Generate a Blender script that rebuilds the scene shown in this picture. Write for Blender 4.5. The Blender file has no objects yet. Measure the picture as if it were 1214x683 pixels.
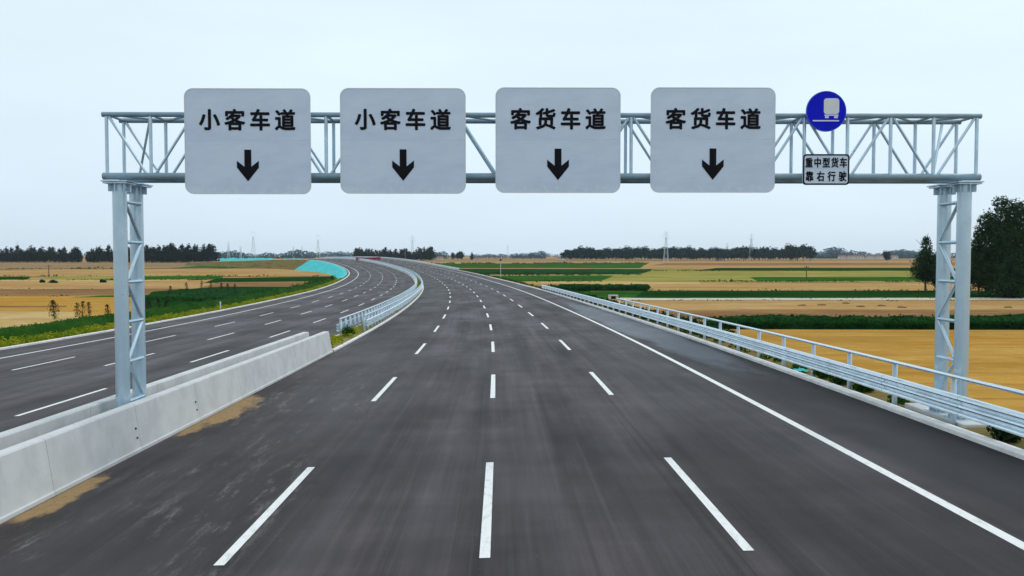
import bpy, bmesh, math, random
from mathutils import Vector, Matrix, noise
from math import radians, sin, cos, tan, atan, pi, sqrt, hypot

SC = bpy.context.scene
COL = SC.collection
rnd = random.Random(7)

# ------------------------------------------------------------------ camera
F_PX, HOR, IMG_W, IMG_H = 1026.6, 302.0, 1214.0, 683.0
CAM_X, CAM_Z, YAW = 0.239, 4.127, 0.0118
PITCH = atan((IMG_H / 2 - HOR) / F_PX)
cam_d = bpy.data.cameras.new("camera")
cam_d.sensor_width = 36.0
cam_d.lens = 36.0 * F_PX / IMG_W
cam_d.clip_end = 30000
cam_d.clip_start = 0.1
cam = bpy.data.objects.new("camera", cam_d)
COL.objects.link(cam)
cam.location = (CAM_X, 0, CAM_Z)
cam.rotation_euler = (pi / 2 - PITCH, 0, -YAW)
SC.camera = cam

# ------------------------------------------------------------------ sky
SUN_EL, SUN_AZ = radians(56), radians(62)        # azimuth clockwise from +Y
W = bpy.data.worlds.new("World")
SC.world = W
W.use_nodes = True
nt = W.node_tree
nt.nodes.clear()
def wn(t, **kw):
    n = nt.nodes.new(t)
    for k, v in kw.items(): setattr(n, k, v)
    return n
out = wn('ShaderNodeOutputWorld'); bg = wn('ShaderNodeBackground')
sky = wn('ShaderNodeTexSky', sky_type='NISHITA', sun_disc=False, sun_elevation=SUN_EL, sun_rotation=SUN_AZ)
tc = wn('ShaderNodeTexCoord'); sep = wn('ShaderNodeSeparateXYZ')
nt.links.new(tc.outputs['Generated'], sep.inputs[0])
ramp = wn('ShaderNodeValToRGB')                    # overcast layer, by height above the horizon
ramp.color_ramp.elements[0].position = 0.0; ramp.color_ramp.elements[0].color = (6.9, 8.35, 9.7, 1)
ramp.color_ramp.elements[1].position = 0.22; ramp.color_ramp.elements[1].color = (7.9, 9.35, 10.1, 1)
e = ramp.color_ramp.elements.new(0.6); e.color = (8.0, 9.2, 9.9, 1)
nt.links.new(sep.outputs['Z'], ramp.inputs[0])
mp = wn('ShaderNodeMapping'); mp.inputs['Scale'].default_value = (1.0, 1.0, 4.0)
nt.links.new(tc.outputs['Generated'], mp.inputs[0])
nz = wn('ShaderNodeTexNoise'); nz.inputs['Scale'].default_value = 1.6; nz.inputs['Detail'].default_value = 5
nt.links.new(mp.outputs[0], nz.inputs['Vector'])
nr = wn('ShaderNodeMapRange'); nr.inputs[1].default_value = .3; nr.inputs[2].default_value = .7
nr.inputs[3].default_value = .91; nr.inputs[4].default_value = 1.06
nt.links.new(nz.outputs[0], nr.inputs[0])
vm = wn('ShaderNodeVectorMath', operation='SCALE')
nt.links.new(ramp.outputs[0], vm.inputs[0]); nt.links.new(nr.outputs[0], vm.inputs['Scale'])
mx = wn('ShaderNodeMix', data_type='RGBA'); mx.inputs[0].default_value = 0.9
nt.links.new(sky.outputs[0], mx.inputs[6]); nt.links.new(vm.outputs[0], mx.inputs[7])
nt.links.new(mx.outputs[2], bg.inputs[0]); bg.inputs[1].default_value = 0.105
nt.links.new(bg.outputs[0], out.inputs[0])

# ------------------------------------------------------------------ sun
sd = bpy.data.lights.new("sun", 'SUN'); sd.energy = 1.1; sd.angle = radians(22); sd.color = (1, .97, .92)
sun = bpy.data.objects.new("sun", sd); COL.objects.link(sun)
sun.rotation_euler = Vector((-sin(SUN_AZ) * cos(SUN_EL), -cos(SUN_AZ) * cos(SUN_EL), -sin(SUN_EL))).to_track_quat('-Z', 'Y').to_euler()
sun.location = (0, 0, 40)

SC.view_settings.view_transform = 'Standard'
SC.view_settings.look = 'None'
SC.view_settings.exposure = 0.0
SC.view_settings.gamma = 1.0
SC.view_settings.use_curve_mapping = False
SC.cycles.use_denoising = True
SC.cycles.max_bounces = 6
SC.cycles.volume_bounces = 1
SC.cycles.transparent_max_bounces = 8

# ------------------------------------------------------------------ helpers
def at(u, v, z):
    """photo pixel -> point on the level plane z"""
    cp, sp = cos(PITCH), sin(PITCH)
    xr = (u - IMG_W / 2) / F_PX; up = (IMG_H / 2 - v) / F_PX
    yf, zz = cp + up * sp, -sp + up * cp
    t = (z - CAM_Z) / zz
    xr *= t; yf *= t
    return Vector((xr * cos(YAW) + yf * sin(YAW) + CAM_X, -xr * sin(YAW) + yf * cos(YAW), z))

def at_y(u, v, y):
    """photo pixel -> point in the upright plane Y = y"""
    cp, sp = cos(PITCH), sin(PITCH)
    xr = (u - IMG_W / 2) / F_PX; up = (IMG_H / 2 - v) / F_PX
    yf, zz = cp + up * sp, -sp + up * cp
    dx, dy = xr * cos(YAW) + yf * sin(YAW), -xr * sin(YAW) + yf * cos(YAW)
    t = y / dy
    return Vector((CAM_X + dx * t, y, CAM_Z + zz * t))

def link(name, me, mat=None, parent=None, loc=None):
    o = bpy.data.objects.new(name, me); COL.objects.link(o)
    if mat is not None:
        for m in (mat if isinstance(mat, (list, tuple)) else [mat]):
            me.materials.append(m)
    if parent: o.parent = parent
    if loc is not None: o.location = loc
    return o

def obj(name, bm, mat=None, parent=None, loc=None, smooth=False):
    me = bpy.data.meshes.new(name)
    bm.normal_update(); bm.to_mesh(me); bm.free()
    if smooth:
        for p in me.polygons: p.use_smooth = True
        try: me.set_sharp_from_angle(angle=radians(40))
        except Exception: pass
    return link(name, me, mat, parent, loc)

def tag(o, label=None, cat=None, group=None, kind=None):
    if label: o['label'] = label
    if cat: o['category'] = cat
    if group: o['group'] = group
    if kind: o['kind'] = kind
    return o

def thing(name, label, cat, loc=(0, 0, 0), group=None, rotz=0):
    o = bpy.data.objects.new(name, None); COL.objects.link(o)
    o.location = loc; o.rotation_euler = (0, 0, rotz); o.empty_display_size = .3
    return tag(o, label, cat, group)

def add_box(bm, c, size, rot=None):
    sx, sy, sz = size[0] / 2, size[1] / 2, size[2] / 2
    vs = []
    for x, y, z in ((-1,-1,-1),(1,-1,-1),(1,1,-1),(-1,1,-1),(-1,-1,1),(1,-1,1),(1,1,1),(-1,1,1)):
        p = Vector((x*sx, y*sy, z*sz))
        if rot is not None: p = rot @ p
        vs.append(bm.verts.new(p + Vector(c)))
    for f in ((0,3,2,1),(4,5,6,7),(0,1,5,4),(1,2,6,5),(2,3,7,6),(3,0,4,7)):
        bm.faces.new([vs[i] for i in f])

def add_tube(bm, a, b, r, n=10, r2=None, caps=True):
    a, b = Vector(a), Vector(b)
    d = (b - a)
    if d.length < 1e-6: return
    d.normalize()
    u = d.orthogonal().normalized(); w = d.cross(u)
    r2 = r if r2 is None else r2
    A = [bm.verts.new(a + (u*cos(2*pi*k/n) + w*sin(2*pi*k/n))*r) for k in range(n)]
    B = [bm.verts.new(b + (u*cos(2*pi*k/n) + w*sin(2*pi*k/n))*r2) for k in range(n)]
    for k in range(n):
        bm.faces.new((A[k], A[(k+1)%n], B[(k+1)%n], B[k]))
    if caps:
        bm.faces.new(A[::-1]); bm.faces.new(B)

def add_prism(bm, pts, y0, y1, flip=False):
    """outline in (x,z), extruded along y from y0 (front) to y1"""
    A = [bm.verts.new((p[0], y0, p[1])) for p in pts]
    B = [bm.verts.new((p[0], y1, p[1])) for p in pts]
    n = len(pts)
    bm.faces.new(A); bm.faces.new(B[::-1])
    for k in range(n):
        bm.faces.new((A[(k+1)%n], A[k], B[k], B[(k+1)%n]))
    bmesh.ops.recalc_face_normals(bm, faces=bm.faces[:])

def rrect(w, h, r, n=6):
    pts = []
    for cx, cz, a0 in ((w/2-r, h/2-r, 0), (-w/2+r, h/2-r, 90), (-w/2+r, -h/2+r, 180), (w/2-r, -h/2+r, 270)):
        for k in range(n+1):
            a = radians(a0 + 90*k/n)
            pts.append((cx + r*cos(a), cz + r*sin(a)))
    return pts

# ------------------------------------------------------------------ materials
class NT:
    def __init__(s, name):
        s.m = bpy.data.materials.new(name); s.m.use_nodes = True
        s.t = s.m.node_tree; s.b = s.t.nodes['Principled BSDF']
    def n(s, t, **kw):
        n = s.t.nodes.new(t)
        for k, v in kw.items(): setattr(n, k, v)
        return n
    def l(s, a, b): s.t.links.new(a, b)
    def setv(s, inp, v):
        if hasattr(v, 'is_linked'): s.l(v, inp)
        else: inp.default_value = v
    def math(s, op, a, b=0.0, c=0.0, clamp=False):
        n = s.n('ShaderNodeMath', operation=op); n.use_clamp = clamp
        for i, v in enumerate((a, b, c)): s.setv(n.inputs[i], v)
        return n.outputs[0]
    def mix(s, f, a, b, mode='MIX'):
        n = s.n('ShaderNodeMix', data_type='RGBA', blend_type=mode)
        s.setv(n.inputs[0], f)
        for i, v in ((6, a), (7, b)):
            if isinstance(v, (tuple, list)): v = tuple(v) + ((1,) if len(v) == 3 else ())
            s.setv(n.inputs[i], v)
        return n.outputs[2]
    def coord(s, which='Object', scale=(1, 1, 1), rot=(0, 0, 0)):
        c = s.n('ShaderNodeTexCoord'); m = s.n('ShaderNodeMapping')
        m.inputs['Scale'].default_value = scale; m.inputs['Rotation'].default_value = rot
        s.l(c.outputs[which], m.inputs[0]); return m.outputs[0]
    def noise(s, vec, scale=1, detail=3, rough=.5):
        n = s.n('ShaderNodeTexNoise'); n.inputs['Scale'].default_value = scale
        n.inputs['Detail'].default_value = detail; n.inputs['Roughness'].default_value = rough
        s.l(vec, n.inputs['Vector']); return n.outputs[0]
    def rng(s, v, a, b, c=0., d=1.):
        n = s.n('ShaderNodeMapRange'); n.interpolation_type = 'SMOOTHSTEP'
        s.l(v, n.inputs[0])
        for i, x in enumerate((a, b, c, d)): n.inputs[i+1].default_value = x
        return n.outputs[0]
    def bump(s, h, strength=.3, dist=.02):
        n = s.n('ShaderNodeBump'); n.inputs['Strength'].default_value = strength; n.inputs['Distance'].default_value = dist
        s.l(h, n.inputs['Height']); s.l(n.outputs[0], s.b.inputs['Normal'])
    def base(s, v):
        if isinstance(v, (tuple, list)): v = tuple(v) + (1,)
        s.setv(s.b.inputs['Base Color'], v)
    def rough(s, v): s.setv(s.b.inputs['Roughness'], v)

def sep_uv(m):
    c = m.n('ShaderNodeTexCoord'); q = m.n('ShaderNodeSeparateXYZ'); m.l(c.outputs['UV'], q.inputs[0])
    return c.outputs['UV'], q.outputs[0], q.outputs[1]

def uvmap(m, uv, sx, sy):
    mp = m.n('ShaderNodeMapping'); mp.inputs['Scale'].default_value = (sx, sy, 1); m.l(uv, mp.inputs[0]); return mp.outputs[0]

def mat_asphalt():
    m = NT('asphalt'); uv, U, V = sep_uv(m)
    streak = m.noise(uvmap(m, uv, .9, .035), 1, 4, .6)
    streak2 = m.noise(uvmap(m, uv, 3.2, .06), 1, 3, .6)
    blot = m.noise(uvmap(m, uv, .25, .09), 1, 4, .6)
    fine = m.noise(uvmap(m, uv, 38, 38), 1, 2, .7)
    trans = m.noise(uvmap(m, uv, .12, .8), 1, 3, .6)
    v = m.math('MULTIPLY', m.rng(streak, .3, .7, .6, 1.45), m.rng(streak2, .3, .7, .8, 1.2))
    v = m.math('MULTIPLY', v, m.rng(blot, .3, .7, .7, 1.35))
    v = m.math('MULTIPLY', v, m.rng(trans, .3, .7, .85, 1.16))
    v = m.math('MULTIPLY', v, m.rng(fine, .25, .75, .8, 1.2))
    col = m.mix(1.0, (.0455, .0375, .0405), v, 'MULTIPLY')
    # tyre tracks and drag marks running along the lanes
    t1 = m.noise(uvmap(m, uv, 5.5, .018), 1, 4, .7)
    col = m.mix(m.rng(t1, .54, .70, 0, .55), col, (.024, .0215, .0225))
    t2 = m.noise(uvmap(m, uv, 4.1, .03), 1, 5, .7)
    col = m.mix(m.rng(t2, .55, .72, 0, .38), col, (.115, .108, .108))
    grit = m.noise(uvmap(m, uv, 9, 4), 1, 4, .75)
    col = m.mix(m.rng(grit, .60, .74, 0, .30), col, (.13, .125, .12))
    col = m.mix(m.rng(grit, .40, .28, 0, .40), col, (.022, .020, .021))
    # worn wheel paths a little paler
    wave = m.math('ABSOLUTE', m.math('SINE', m.math('MULTIPLY', U, pi / 1.875)))
    col = m.mix(m.math('MULTIPLY', m.rng(wave, .55, 1.0), .14), col, (.10, .094, .099))
    # paving seams along the lanes
    seam = m.math('ABSOLUTE', m.math('SUBTRACT', m.math('FRACT', m.math('MULTIPLY', m.math('ADD', U, 3.93 + 37.5), 1/7.5)), .5))
    col = m.mix(m.math('MULTIPLY', m.rng(seam, .4968, .4985), .55), col, (.02, .02, .021))
    # dust dragged over the lane beside the barrier
    lane = m.math('MULTIPLY', m.rng(U, -8.3, -7.2), m.rng(U, -2.9, -4.2))
    dust = m.noise(uvmap(m, uv, .55, .16), 1, 5, .65)
    col = m.mix(m.math('MULTIPLY', lane, m.rng(dust, .45, .7, .0, .35)), col, (.09, .076, .066))
    col = m.mix(m.math('MULTIPLY', lane, .5), col, (.034, .029, .029))
    near = m.math('MULTIPLY', m.math('MULTIPLY', lane, m.rng(V, 46, 22)), m.rng(m.noise(uvmap(m, uv, .38, .22), 1, 3, .6), .42, .6, .12, 1.0))
    scuff = m.noise(uvmap(m, uv, 2.3, .42), 1, 8, .8)
    col = m.mix(m.math('MULTIPLY', near, m.rng(scuff, .50, .66, 0, .8)), col, (.20, .185, .178))
    dk = m.noise(uvmap(m, uv, .8, .3), 1, 4, .6)
    col = m.mix(m.math('MULTIPLY', near, m.rng(dk, .5, .62, 0, .5)), col, (.028, .026, .028))
    # newer, darker strip of the shoulder
    sh = m.math('MULTIPLY', m.rng(U, 7.9, 8.7), m.rng(V, 55, 36))
    col = m.mix(m.math('MULTIPLY', sh, .75), col, (.017, .0155, .017))
    l4 = m.math('MULTIPLY', m.rng(U, 3.2, 5.6), m.rng(V, 62, 24))
    col = m.mix(m.math('MULTIPLY', l4, .42), col, (.022, .0195, .021))
    # sand washed along the foot of the barrier
    def blob(u0, v0, ru, rv):
        a = m.math('POWER', m.math('DIVIDE', m.math('SUBTRACT', U, u0), ru), 2)
        b = m.math('POWER', m.math('DIVIDE', m.math('SUBTRACT', V, v0), rv), 2)
        return m.math('ADD', a, b)
    wob = m.noise(uvmap(m, uv, 2.2, 1.0), 1, 5, .65)
    k = None
    for args in ((-8.2, 25.6, .95, 3.4), (-8.2, 16.0, .62, 1.9), (-8.2, 12.4, .5, .9)):
        r = m.math('ADD', blob(*args), m.math('MULTIPLY', m.math('SUBTRACT', wob, .5), 2.6))
        q = m.rng(r, 1.15, .5)
        k = q if k is None else m.math('MAXIMUM', k, q)
    col = m.mix(m.math('MULTIPLY', k, m.rng(grit, .3, .65, .62, .95)), col, (.36, .23, .10))
    # damp patch on the hard shoulder, its bluish sky sheen painted into the colour
    wetn = m.noise(uvmap(m, uv, .5, .12), 1, 4, .6)
    wr = m.math('ADD', blob(9.4, 62, 1.7, 33), m.math('MULTIPLY', m.math('SUBTRACT', wetn, .5), 1.6))
    wet = m.rng(wr, 1.05, .55)
    m.base(m.mix(m.math('MULTIPLY', wet, .45), col, (.10, .125, .165)))
    m.rough(m.math('SUBTRACT', m.rng(blot, .3, .7, .62, .5), m.math('MULTIPLY', wet, .14)))
    m.b.inputs['Specular IOR Level'].default_value = .085
    m.bump(fine, .35, .006)
    return m.m

def mat_paint():
    m = NT('road_paint'); uv, U, V = sep_uv(m)
    a = m.noise(uvmap(m, uv, 9, 3), 1, 5, .7); b = m.noise(uvmap(m, uv, 60, 60), 1, 2, .6)
    c = m.mix(m.rng(a, .47, .74, 0, .6), (.79, .79, .77), (.40, .385, .37))
    m.base(m.mix(m.rng(b, .55, .75, 0, .4), c, (.22, .21, .2))); m.rough(.55)
    return m.m

def mat_concrete(name='concrete', col=(.50, .51, .50), dark=(.33, .34, .33), streaks=True):
    m = NT(name); v = m.coord('Object')
    a = m.noise(v, 1.1, 6, .65); b = m.noise(v, 34, 3, .6)
    c = m.mix(m.rng(a, .36, .7), col, dark)
    if streaks:
        s = m.noise(m.coord('Object', (2.6, 2.6, .18)), 1, 4, .65)
        c = m.mix(m.rng(s, .56, .78, 0, .22), c, (.40, .39, .33))
        s2 = m.noise(m.coord('Object', (5.0, 5.0, .3)), 1, 3, .6)
        c = m.mix(m.rng(s2, .6, .74, 0, .3), c, (.68, .68, .67))
    c = m.mix(m.rng(b, .55, .8, 0, .12), c, (.25, .25, .24))
    m.base(c); m.rough(.82); m.bump(b, .2, .006)
    return m.m

def mat_metal(name, col, metallic=.35, rough=.42, spangle=.12, dirt=.3):
    m = NT(name); v = m.coord('Object')
    a = m.noise(v, 2.2, 5, .6); b = m.noise(m.coord('Object', (6, 6, .8)), 1, 4, .6)
    c = m.mix(m.rng(a, .35, .7, 0, spangle * 2), col, tuple(x * .62 for x in col))
    c = m.mix(m.rng(b, .58, .78, 0, dirt), c, tuple(x * .5 for x in col))
    m.base(c); m.b.inputs['Metallic'].default_value = metallic
    m.rough(m.rng(a, .3, .7, rough - .06, rough + .12))
    return m.m

def mat_plain(name, col, rough=.6, var=.15, scale=3.0, metallic=0.0):
    m = NT(name); v = m.coord('Object')
    a = m.noise(v, scale, 4, .6)
    m.b.inputs['Specular IOR Level'].default_value = .2
    m.base(m.mix(m.rng(a, .3, .7), tuple(x * (1 - var) for x in col), tuple(min(1, x * (1 + var)) for x in col)))
    m.rough(rough); m.b.inputs['Metallic'].default_value = metallic
    return m.m

def mat_sign_face():
    m = NT('sign_sheeting'); v = m.coord('Object')
    a = m.noise(m.coord('Object', (.7, 1, 2.2)), 1, 4, .6); b = m.noise(m.coord('Object', (1.2, 1, 9)), 1, 5, .7)
    q = m.n('ShaderNodeSeparateXYZ'); m.l(m.coord('Object'), q.inputs[0])
    c = m.mix(m.rng(a, .3, .7), (.57, .67, .82), (.66, .76, .89))
    c = m.mix(m.rng(b, .55, .75, 0, .3), c, (.5, .57, .68))
    foot = m.math('MULTIPLY', m.rng(q.outputs[2], -.95, -1.2), m.rng(m.noise(v, 5, 5, .7), .45, .65))
    c = m.mix(m.math('MULTIPLY', foot, .4), c, (.85, .86, .86))
    for zz in (.02,):
        ln = m.rng(m.math('ABSOLUTE', m.math('SUBTRACT', q.outputs[2], zz)), .012, .005)
        c = m.mix(m.math('MULTIPLY', ln, .14), c, (.36, .42, .5))
    m.base(c); m.rough(.45); return m.m

def mat_leaf(name, c1, c2, scale=.5, c3=None, tr=.25):
    m = NT(name); v = m.coord('Object')
    a = m.noise(v, scale, 4, .65)
    c = m.mix(m.rng(a, .32, .68), c1, c2)
    if c3:
        b = m.noise(v, scale * 3.1, 3, .6); c = m.mix(m.rng(b, .55, .7), c, c3)
    m.base(c); m.rough(.9); m.b.inputs['Specular IOR Level'].default_value = .04
    t = m.n('ShaderNodeBsdfTranslucent'); mixs = m.n('ShaderNodeMixShader'); mixs.inputs[0].default_value = tr
    m.l(c, t.inputs[0])
    o = m.t.nodes['Material Output']
    m.l(m.b.outputs[0], mixs.inputs[1]); m.l(t.outputs[0], mixs.inputs[2]); m.l(mixs.outputs[0], o.inputs[0])
    return m.m

def mat_field(name, c1, c2, c3, rowscale=(.006, .22), spots=.25, bumpy=.4, rot=0.0):
    m = NT(name)
    r = (0, 0, rot)
    a = m.noise(m.coord('Object', (rowscale[0], rowscale[1], 1), r), 1, 5, .68)
    b = m.noise(m.coord('Object', (.035, .06, 1), r), 1, 5, .6)
    f = m.noise(m.coord('Object', (1.3, 1.9, 1)), 1, 4, .7)
    w = m.noise(m.coord('Object', (.02, .9, 1), r), 1, 3, .6)
    pq = m.noise(m.coord('Object', (.012, .03, 1), r), 1, 6, .72)
    mid = m.noise(m.coord('Object', (.25, .4, 1), r), 1, 5, .72)
    c = m.mix(m.rng(a, .34, .66), c1, c2)
    c = m.mix(m.rng(b, .42, .7, 0, .8), c, c3)
    c = m.mix(m.rng(w, .5, .72, 0, .35), c, tuple(x * .66 for x in c1))
    c = m.mix(m.rng(pq, .5, .68, 0, .55), c, tuple(x * .74 for x in c2))
    c = m.mix(m.rng(mid, .52, .68, 0, .5), c, tuple(x * .62 for x in c1))
    c = m.mix(m.rng(mid, .46, .33, 0, .4), c, tuple(min(1, x * 1.22) for x in c3))
    # seed rows and wheelings
    xy = m.n('ShaderNodeSeparateXYZ'); m.l(m.coord('Object', (1, 1, 1), r), xy.inputs[0])
    yy = m.math('ADD', xy.outputs[1], m.math('MULTIPLY', pq, 6.0))
    trk = m.math('ABSOLUTE', m.math('SUBTRACT', m.math('FRACT', m.math('MULTIPLY', yy, 1 / 5.6)), .5))
    c = m.mix(m.rng(trk, .07, .02, 0, .38), c, tuple(x * .6 for x in c2))
    c = m.mix(m.rng(f, .5, .75, 0, spots), c, tuple(x * .5 for x in c2))
    m.base(c); m.rough(1.0); m.b.inputs['Specular IOR Level'].default_value = 0.0
    m.bump(f, bumpy, .2)
    return m.m

def mat_net():
    m = NT('dust_net'); uv, U, V = sep_uv(m)
    a = m.noise(uvmap(m, uv, .35, .12), 1, 5, .65); f = m.noise(uvmap(m, uv, .16, .7), 1, 3, .6)
    c = m.mix(m.rng(a, .35, .7), (.015, .44, .46), (.03, .56, .56))
    c = m.mix(m.rng(f, .56, .7, 0, .45), c, (.03, .33, .36))
    m.base(c); m.rough(.8); m.bump(f, .6, .3); return m.m

M = dict(
    asphalt=mat_asphalt(), paint=mat_paint(),
    concrete=mat_concrete('concrete', (.60, .61, .61), (.50, .51, .51)), kerb=mat_concrete('kerb_concrete', (.80, .79, .78), (.62, .61, .59), False),
    steel=mat_metal('galvanised_steel', (.54, .70, .81), .55, .33),
    chord=mat_metal('dull_steel', (.25, .36, .43), .25, .5),
    rail=mat_metal('rail_steel', (.74, .84, .91), .9, .27, .03, .03),
    post=mat_metal('post_steel', (.50, .62, .70), .2, .5),
    sign=mat_sign_face(), black=mat_plain('black_film', (.004, .004, .008), .75),
    blue=mat_plain('blue_film', (.001, .008, .62), .7, .06), white=mat_plain('white_film', (.72, .76, .78), .45, .06),
    dark=mat_plain('dark_plastic', (.03, .03, .035), .6), red=mat_plain('red_plastic', (.42, .03, .05), .5, .2, .8),
    verge=mat_field('verge_soil', (.17, .14, .055), (.25, .18, .075), (.07, .10, .028), (.3, .3), .4),
    soil=mat_field('median_soil', (.23, .18, .10), (.30, .25, .15), (.15, .14, .06), (.4, .4), .4),
    bark=mat_plain('bark', (.10, .075, .055), .9, .3, 4),
    leaf_dark=mat_leaf('leaf_dark', (.005, .018, .008), (.026, .068, .022), .55, (.010, .032, .012), .12),
    leaf_row=mat_leaf('leaf_row', (.003, .014, .014), (.008, .024, .022), .15, None, .03),
    leaf_far_haze=mat_leaf('leaf_far_haze', (.04, .085, .12), (.055, .10, .13), .08, None, .05),  # paler, bluer leaves: distance haze mixed into the colour
    leaf_long_haze=mat_leaf('leaf_long_haze', (.010, .036, .040), (.02, .052, .05), .1, None, .03),  # bluish leaf tone carries some of the distant haze
    corn=mat_leaf('corn_leaf', (.004, .035, .006), (.012, .070, .010), .4, (.008, .048, .008)),
    weed=mat_leaf('weed_leaf', (.014, .065, .010), (.04, .115, .016), .6, (.02, .075, .012)),
    bank=mat_leaf('bank_leaf', (.013, .065, .007), (.035, .105, .012), .25, (.02, .08, .009), .2),
    bloom=mat_leaf('flowering_weed', (.22, .29, .014), (.42, .41, .025), .5, (.12, .21, .015)),
    stalk=mat_leaf('dry_stalk', (.018, .016, .010), (.035, .022, .014), .8, (.014, .028, .010)),
    net=mat_net(),
    wall=mat_plain('plaster', (.62, .62, .60), .8, .1, .3), roof=mat_plain('roof_tile', (.22, .10, .08), .8, .2, .5),
    glass=mat_plain('window_glass', (.05, .07, .09), .15),
)

# ------------------------------------------------------------------ road alignment
SUPER = 0.0237                                      # superelevation, left side low
def lerp_tab(x, xs, ys):
    if x <= xs[0]: return ys[0]
    for i in range(len(xs) - 1):
        if x <= xs[i+1]:
            t = (x - xs[i]) / (xs[i+1] - xs[i]); return ys[i] + t * (ys[i+1] - ys[i])
    return ys[-1]
CK = ([0, 50, 100, 160, 230, 310, 420, 600, 900], [0, .00074, .00049, .00068, .0004, .00073, .0015, .00151, .0015])
GK = ([0, 50, 100, 160, 230, 310, 420, 470, 520, 580, 700, 900], [-.01314, -.01687, -.0103, -.0073, .0011, .004, .0275, .024, .007, -.012, -.018, -.01])
S_END = 780
TAB = []
_x = _y = _z = _t = 0.0
for _i in range(S_END + 2):
    TAB.append((_x, _y, _z, _t))
    _c = lerp_tab(_i + .5, *CK); _g = lerp_tab(_i + .5, *GK)
    _x += -sin(_t + _c / 2); _y += cos(_t + _c / 2); _z += _g; _t += _c
def pos(s, off, h=0.0):
    if s < 0:
        return Vector((off, s, GK[1][0] * s + SUPER * off + h))
    i = min(int(s), S_END); f = s - i
    a, b = TAB[i], TAB[i+1]
    x, y, z, t = (a[k] + (b[k] - a[k]) * f for k in range(4))
    return Vector((x + off * cos(t), y + off * sin(t), z + SUPER * off + h))
def heading(s):
    return 0.0 if s < 0 else TAB[min(int(s), S_END)][3]

def srange(a, b, near=2.0, far=6.0):
    r = []; s = a
    while s < b - 1e-6:
        r.append(s); s += near if s < 260 else far
    r.append(b); return r

def sweep(bm, prof, ss, closed=False, caps=False):
    """prof: list of (offset, height) or function of s giving that list"""
    uvl = bm.loops.layers.uv.verify()
    rows = []
    for s in ss:
        p = prof(s) if callable(prof) else prof
        rows.append(([bm.verts.new(pos(s, o, h)) for o, h in p], p, s))
    for (A, pa, sa), (B, pb, sb) in zip(rows[:-1], rows[1:]):
        n = len(A)
        for k in range(n if closed else n - 1):
            j = (k + 1) % n
            f = bm.faces.new((A[k], A[j], B[j], B[k]))
            for lp, (u, v) in zip(f.loops, ((pa[k], sa), (pa[j], sa), (pb[j], sb), (pb[k], sb))):
                lp[uvl].uv = (u[0] + u[1] * .3, v)
    if caps and closed:
        bm.faces.new(rows[0][0]); bm.faces.new(rows[-1][0][::-1])
    return rows

GROUND = -4.5
MED = -9.0                                          # middle of the median
R_IN, R_OUT = -8.15, 10.72
L_IN, L_OUT = 2 * MED - R_IN, 2 * MED - R_OUT
S0 = -25

# ------------------------------------------------------------------ ground
bm = bmesh.new()
N = 40
G = [[bm.verts.new((-4000 + 8000 * i / N, -2500 + 7000 * j / N, GROUND)) for j in range(N + 1)] for i in range(N + 1)]
for i in range(N):
    for j in range(N):
        bm.faces.new((G[i][j], G[i+1][j], G[i+1][j+1], G[i][j+1]))
ROWS = True
F = dict(
    tan=mat_field('stubble_field', (.44, .265, .105), (.35, .20, .075), (.50, .33, .15)),
    gold=mat_field('ripe_wheat_field', (.47, .255, .052), (.385, .20, .04), (.50, .305, .085), (.004, .3)),
    pale=mat_field('pale_field', (.50, .345, .14), (.42, .28, .105), (.54, .40, .19)),
    brown=mat_field('ploughed_field', (.27, .15, .07), (.19, .105, .05), (.36, .21, .09)),
    dry=mat_field('dry_grass', (.30, .19, .10), (.22, .15, .08), (.36, .25, .14), (.01, .05)),
    green=mat_field('green_field', (.032, .11, .018), (.016, .07, .012), (.065, .14, .025), (.004, .12)),
    dgreen=mat_field('dark_green_field', (.011, .055, .010), (.007, .034, .008), (.022, .075, .013), (.004, .12)),
    olive=mat_field('young_crop_field', (.30, .26, .065), (.19, .20, .045), (.40, .31, .10), (.004, .1)),
    path=mat_plain('track_dust', (.50, .45, .36), .95, .15, .3),
)
tag(obj('ground', bm, F['tan']), kind='structure')

layer = [0]
def field(mat, pts, name='field', step=None):
    """a level patch given by its corners in the photo, laid on the ground"""
    layer[0] += 1
    z = GROUND + .02 + .008 * layer[0]
    b = bmesh.new()
    # wavy edges: subdivide each side
    P = [at(u, v, GROUND) for u, v in pts]
    ring = []
    for a, c in zip(P, P[1:] + P[:1]):
        n = max(1, min(120, int((c - a).length / 5)))
        for k in range(n):
            p = a.lerp(c, k / n)
            w = min(7.0, p.y * .014) * (noise.noise(Vector((p.x * .02, p.y * .02, layer[0]))) + .6 * noise.noise(Vector((p.x * .11, p.y * .1, layer[0] + 9))))
            ring.append(b.verts.new((p.x, p.y + (w if k else 0), z)))
    f = b.faces.new(ring); b.normal_update()
    if f.normal.z < 0: f.normal_flip()
    bmesh.ops.triangulate(b, faces=b.faces[:])
    return tag(obj(name, b, F[mat]), kind='structure')

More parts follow.
